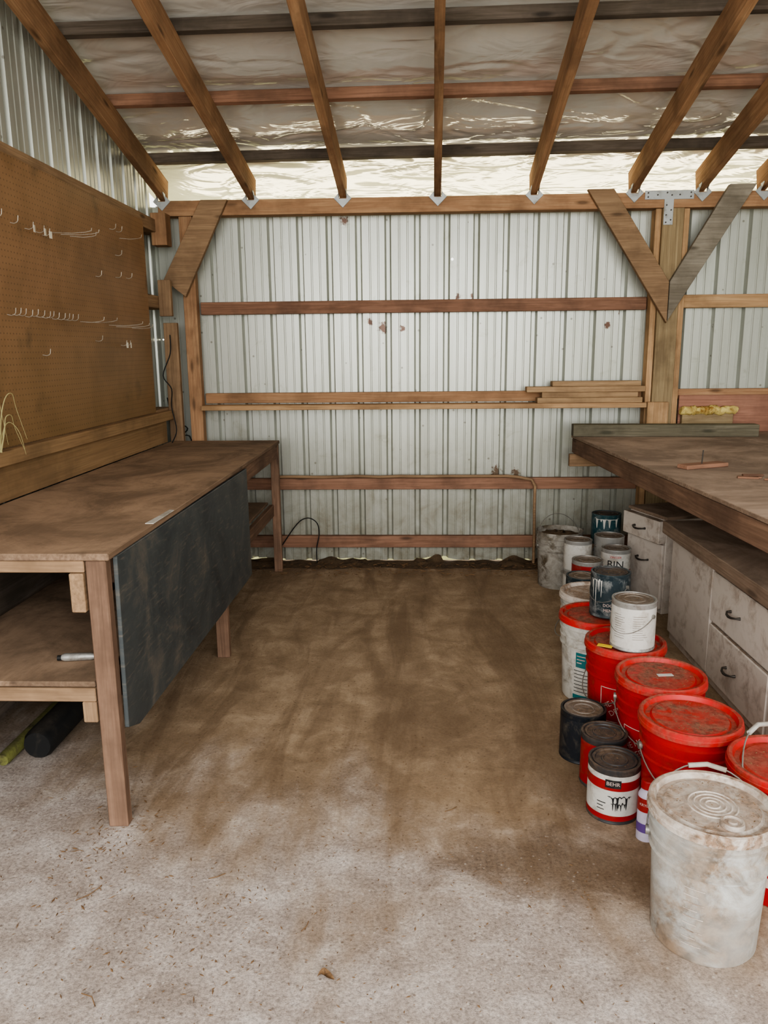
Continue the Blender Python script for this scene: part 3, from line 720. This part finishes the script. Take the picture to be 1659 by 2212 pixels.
# ---------------------------------------------------------------- cans
CN=[100]
def can(loc,label,body=M_steel,lid=M_lid,band=None,r=.0825,h=.19,text=None,stripes=(),handle=True,az=0,group=None):
    e=root('paint_can',loc,label,'paint can',0,group); CN[0]+=1
    p=[(0,.003),(r-.004,.003),(r-.003,0),(r+.001,0),(r+.0015,.003),(r,.006),(r,h-.008),(r+.0015,h-.005),(r+.001,h),(r-.006,h),(r-.008,h-.006),(r-.012,h-.006),(0,h-.007)]
    lathe('body',p,body,e,40)
    l=lathe('lid',[(0,h-.005),(r*.42,h-.005),(r*.45,h-.0025),(r*.5,h-.0025),(r*.53,h-.005),(r-.022,h-.005),(r-.020,h-.001),(r-.012,h-.001),(r-.011,h-.006)],lid,e,40)
    crumbs(l,r-.024,h-.005,60,.0032,M_soil2,CN[0])
    rf=lambda z:r
    if band: patch('paper_label',e,rf,0,2*math.pi,.012,h-.022,band,.0006,48,1)
    phi=cam(loc[0],loc[1])
    for (a0,a1,z0,z1,m) in stripes: patch('label_print',e,rf,phi+a0,phi+a1,z0,z1,m,.0014,14,1)
    if text:
        for (t,z,s,m) in text: wraptext(e,t,s,rf,phi,z,m)
    if handle: bail(e,r+.004,h*.72,az,math.radians(-40),r*1.3,.0016)
    return e
can((.632,2.69,0),'black paint can with grey lid on the concrete',M_black,M_lid,M_black,az=math.radians(-40))
can((.665,2.505,0),'small dark red paint can with a round marked lid',M_darklid,M_darklid,M_lblred,r=.078,az=math.radians(-60),handle=False)
e=can((.655,2.325,0),'grey and red paint can with paint splashed label',M_darklid,M_darklid,M_lblwhite,
    stripes=[(-1.6,1.6,.118,.150,M_lblred),(-1.6,1.6,.012,.030,M_lblred),(-.6,-.25,.07,.073,M_ink),(-.6,-.35,.058,.061,M_ink),(-.6,-.3,.046,.049,M_ink)],
    text=[('BEHR',.142,.018,M_inkw)],az=math.radians(-50),handle=False)
ph=cam(.655,2.325)
patch('label_print',e,lambda z:.0825,ph-.30,ph+.30,.128,.156,M_ink,.0018)
splash(e,.0845,ph-.2,ph+.75,.098,.055,M_ink,3)
splash(e,.0846,ph-.05,ph+.5,.075,.045,M_ink,9)
e=root('spray_can',(.722,2.182,0),'small spray paint can with brown red cap','spray can')
rs=.028
lathe('body',[(0,.002),(rs-.003,.002),(rs,0),(rs,.004),(rs,.150),(rs-.002,.154),(rs-.008,.165),(rs-.012,.170),(0,.170)],M_spray,e,28)
lathe('cap',[(rs-.011,.170),(rs-.011,.172),(rs-.006,.173),(rs-.007,.196),(rs-.010,.199),(0,.199)],M_lblred,e,28)
rfs=lambda z:rs; ph=cam(.722,2.182)
patch('paper_label',e,rfs,ph-1.7,ph+1.7,.10,.145,M_lblred,.0008)
patch('paper_label',e,rfs,ph-1.7,ph+1.7,.03,.06,M_purple,.0008)
wraptext(e,'KRYLON',.012,rfs,ph,.125,M_inkw)
can((.842,2.845,.3782),'silver metal paint can standing on a red lid',M_steel,M_lid,M_lblwhite,az=math.radians(130),
    stripes=[(-.9,-.9+.5*random.uniform(.6,1.2),.14-.009*k,.1415-.009*k,M_lid) for k in range(11)]+[(.0,.6*random.uniform(.6,1.2),.14-.009*k,.1415-.009*k,M_lid) for k in range(11)])
e=can((.845,3.215,.3782),'slate blue paint can with white drips on red lid',M_slate,M_darklid,M_slate,az=math.radians(130),
    text=[('DOOR',.058,.018,M_inkw),('MENT',.036,.018,M_inkw)])
splash(e,.0843,cam(.845,3.215)-1.1,cam(.845,3.215)-.4,.165,.04,M_lblwhite,4)
def under(x,y,band=M_lblwhite): can((x,y,0),'dusty old paint can supporting another can',M_steel,M_lid,band,handle=False)
under(1.165,4.345); can((1.165,4.345,.1905),'white and red labelled primer can near cabinet',M_steel,M_lid,M_lblwhite,
    stripes=[(-1.4,1.4,.015,.075,M_lblred)],text=[('BIN',.106,.062,M_ink),('ZINSSER',.150,.018,M_inkr)],handle=False)
under(1.175,4.55,M_black); can((1.175,4.55,.1905),'silver paint can with bare metal side',M_steel,M_lid,None,r=.088,h=.215,az=.3)
under(.99,4.55); can((.99,4.55,.1905),'pale paint can with dusty tan lid',M_steel,M_lid,M_lblwhite,handle=False)
under(.945,4.09,M_black); can((.945,4.09,.1905),'paint can with red label and grimy lid',M_steel,M_lid,M_lblred,stripes=[(-1.2,1.2,.02,.07,M_lblwhite)],handle=False)
under(.855,3.785,M_black); can((.855,3.785,.1905),'slate grey paint can beside stacked cans',M_slate,M_lid,M_slate,az=.4)
e=can((1.215,4.80,.2985),'teal paint can with black lid on stack',M_teal,M_darklid,M_teal,r=.09,h=.19,handle=False)
splash(e,.0918,cam(1.215,4.8)-.9,cam(1.215,4.8)+1.0,.165,.10,M_lblwhite,12)
can((1.09,3.95,0),'dark paint can standing against the cabinet',M_black,M_lid,M_black,handle=False)
# ---------------------------------------------------------------- floor debris
vs=[];fs=[];n=260
for j in range(7):
    for i in range(n+1):
        x=-1.4+4.6*i/n; q=j/6
        y=5.41-.20*q*(1+.6*noise.noise(Vector((x*2,9,0))))
        z=.004+(.030*(1-q)+.05*noise.noise(Vector((x*9,q*3,4)))*(1-q*.6))*(0 if j==6 else 1)*(.75+.5*noise.noise(Vector((x*2.3,7,0))))
        if -1.0<x<-.7 or -.35<x<-.0 or .2<x<.6: z=.002+ (z-.002)*.3
        vs.append((x,y,max(.001,z)))
for j in range(6):
    for i in range(n):
        a=j*(n+1)+i; fs.append((a,a+n+1,a+n+2,a+1))
top(mkobj('soil_drift',vs,fs,M_soil,None,None,180),'dark soil drifted along the foot of siding','soil',None,'stuff')
vs=[];fs=[]
def chip(x,y,s,z=.001):
    a=random.uniform(0,6.28); l=s*random.uniform(.8,2.4); w=s*random.uniform(.2,.6); h=s*.3
    b=len(vs); c,si=math.cos(a),math.sin(a)
    for (u,v,zz) in [(-l,0,z),(0,-w,z+h*.4),(l,0,z+h),(0,w,z+h*.2),(0,0,z+h*1.3)]:
        vs.append((x+u*c-v*si,y+u*si+v*c,zz))
    fs.extend([(b,b+1,b+4),(b+1,b+2,b+4),(b+2,b+3,b+4),(b+3,b,b+4)])
for i in range(2600):
    x=random.uniform(-1.3,1.25); y=random.uniform(.8,5.2) if random.random()<.5 else random.gauss(1.9,.5)
    if y<.6 or y>5.2: continue
    if x>.5 and y>1.5: continue
    chip(x,y,random.uniform(.0012,.0045))
for i in range(600):
    chip(random.uniform(-1.3,1.2),random.uniform(5.0,5.33),random.uniform(.004,.014),.012)
for i in range(220): chip(random.gauss(-.95,.1),random.gauss(2.12,.18),random.uniform(.002,.007))
for i in range(160): chip(random.gauss(-.55,.12),random.gauss(1.75,.12),random.uniform(.002,.005))
top(mkobj('floor_debris',vs,fs,M_soil2),'scattered bits of bark grit and leaves on concrete','debris',None,'stuff')
vs=[];fs=[]
for i in range(9):
    for j in range(5):
        u=i/8;v=(j/4-.5)*2; w=.012*math.sin(u*math.pi)**.7
        vs.append((-.24+.045*u,1.60+v*w+.008*math.sin(u*5),.003+.012*abs(v)*math.sin(u*math.pi)+.003*math.sin(u*9)))
for i in range(8):
    for j in range(4):
        a=i*5+j; fs.append((a,a+5,a+6,a+1))
top(mkobj('dry_leaf',vs,fs,M_soil2,None,None,180),'curled dry brown leaf on the concrete','leaf')
for (x,y,a,l) in [(-.42,1.35,-.9,.09),(.42,1.42,-.5,.05),(-.95,1.85,.6,.08),(-.3,1.75,.9,.04),(.1,2.3,.3,.05),(-.6,1.95,.2,.05),(-.75,1.5,2.2,.06)]:
    o=tube('twig',[(x,y,.003),(x+l*.5*math.cos(a),y+l*.5*math.sin(a),.006),(x+l*math.cos(a+.3),y+l*math.sin(a+.3),.003)],.0013,M_soil2,None,5); top(o,'thin dry twig on the concrete','twig','twigs on the concrete')
# ---------------------------------------------------------------- light
w=bpy.data.worlds.new('World'); S.world=w; w.use_nodes=True; nt=w.node_tree
nt.nodes['Background'].inputs[0].default_value=(1.0,.99,.95,1); nt.nodes['Background'].inputs[1].default_value=2.2
def area(name,loc,target,sx,sy,power,col):
    l=bpy.data.lights.new(name,'AREA'); l.shape='RECTANGLE'; l.size=sx; l.size_y=sy; l.energy=power; l.color=col
    o=bpy.data.objects.new(name,l); COL.objects.link(o); o.location=loc
    o.rotation_euler=(Vector(target)-Vector(loc)).to_track_quat('-Z','Y').to_euler(); return o
area('daylight_opening',(-.3,-2.0,2.0),(0,3.5,1.8),5,2.2,160,(1,.98,.96))
area('daylight_eave',(.8,6.6,1.6),(.8,5.55,2.7),5.5,.5,75,(1,.88,.60))
# ---------------------------------------------------------------- camera
th=math.radians(11.8); ps=.04; al=.01
f=Vector((-math.sin(ps)*math.cos(th),math.cos(ps)*math.cos(th),-math.sin(th))); rr=Vector((math.cos(ps),math.sin(ps),0)); u=rr.cross(f)
r2=(rr-al*u).normalized(); u2=(u+al*rr).normalized()
cd=bpy.data.cameras.new('Camera'); cd.sensor_fit='HORIZONTAL'; cd.sensor_width=36; cd.lens=36*1660/1659; cd.clip_start=.02
co=bpy.data.objects.new('Camera',cd); COL.objects.link(co)
Mx=Matrix((r2,u2,-f)).transposed().to_4x4(); Mx.translation=(0,0,1.5); co.matrix_world=Mx
S.camera=co
S.view_settings.view_transform='AgX'
S.view_settings.look='AgX - Medium High Contrast'
S.view_settings.exposure=0.3
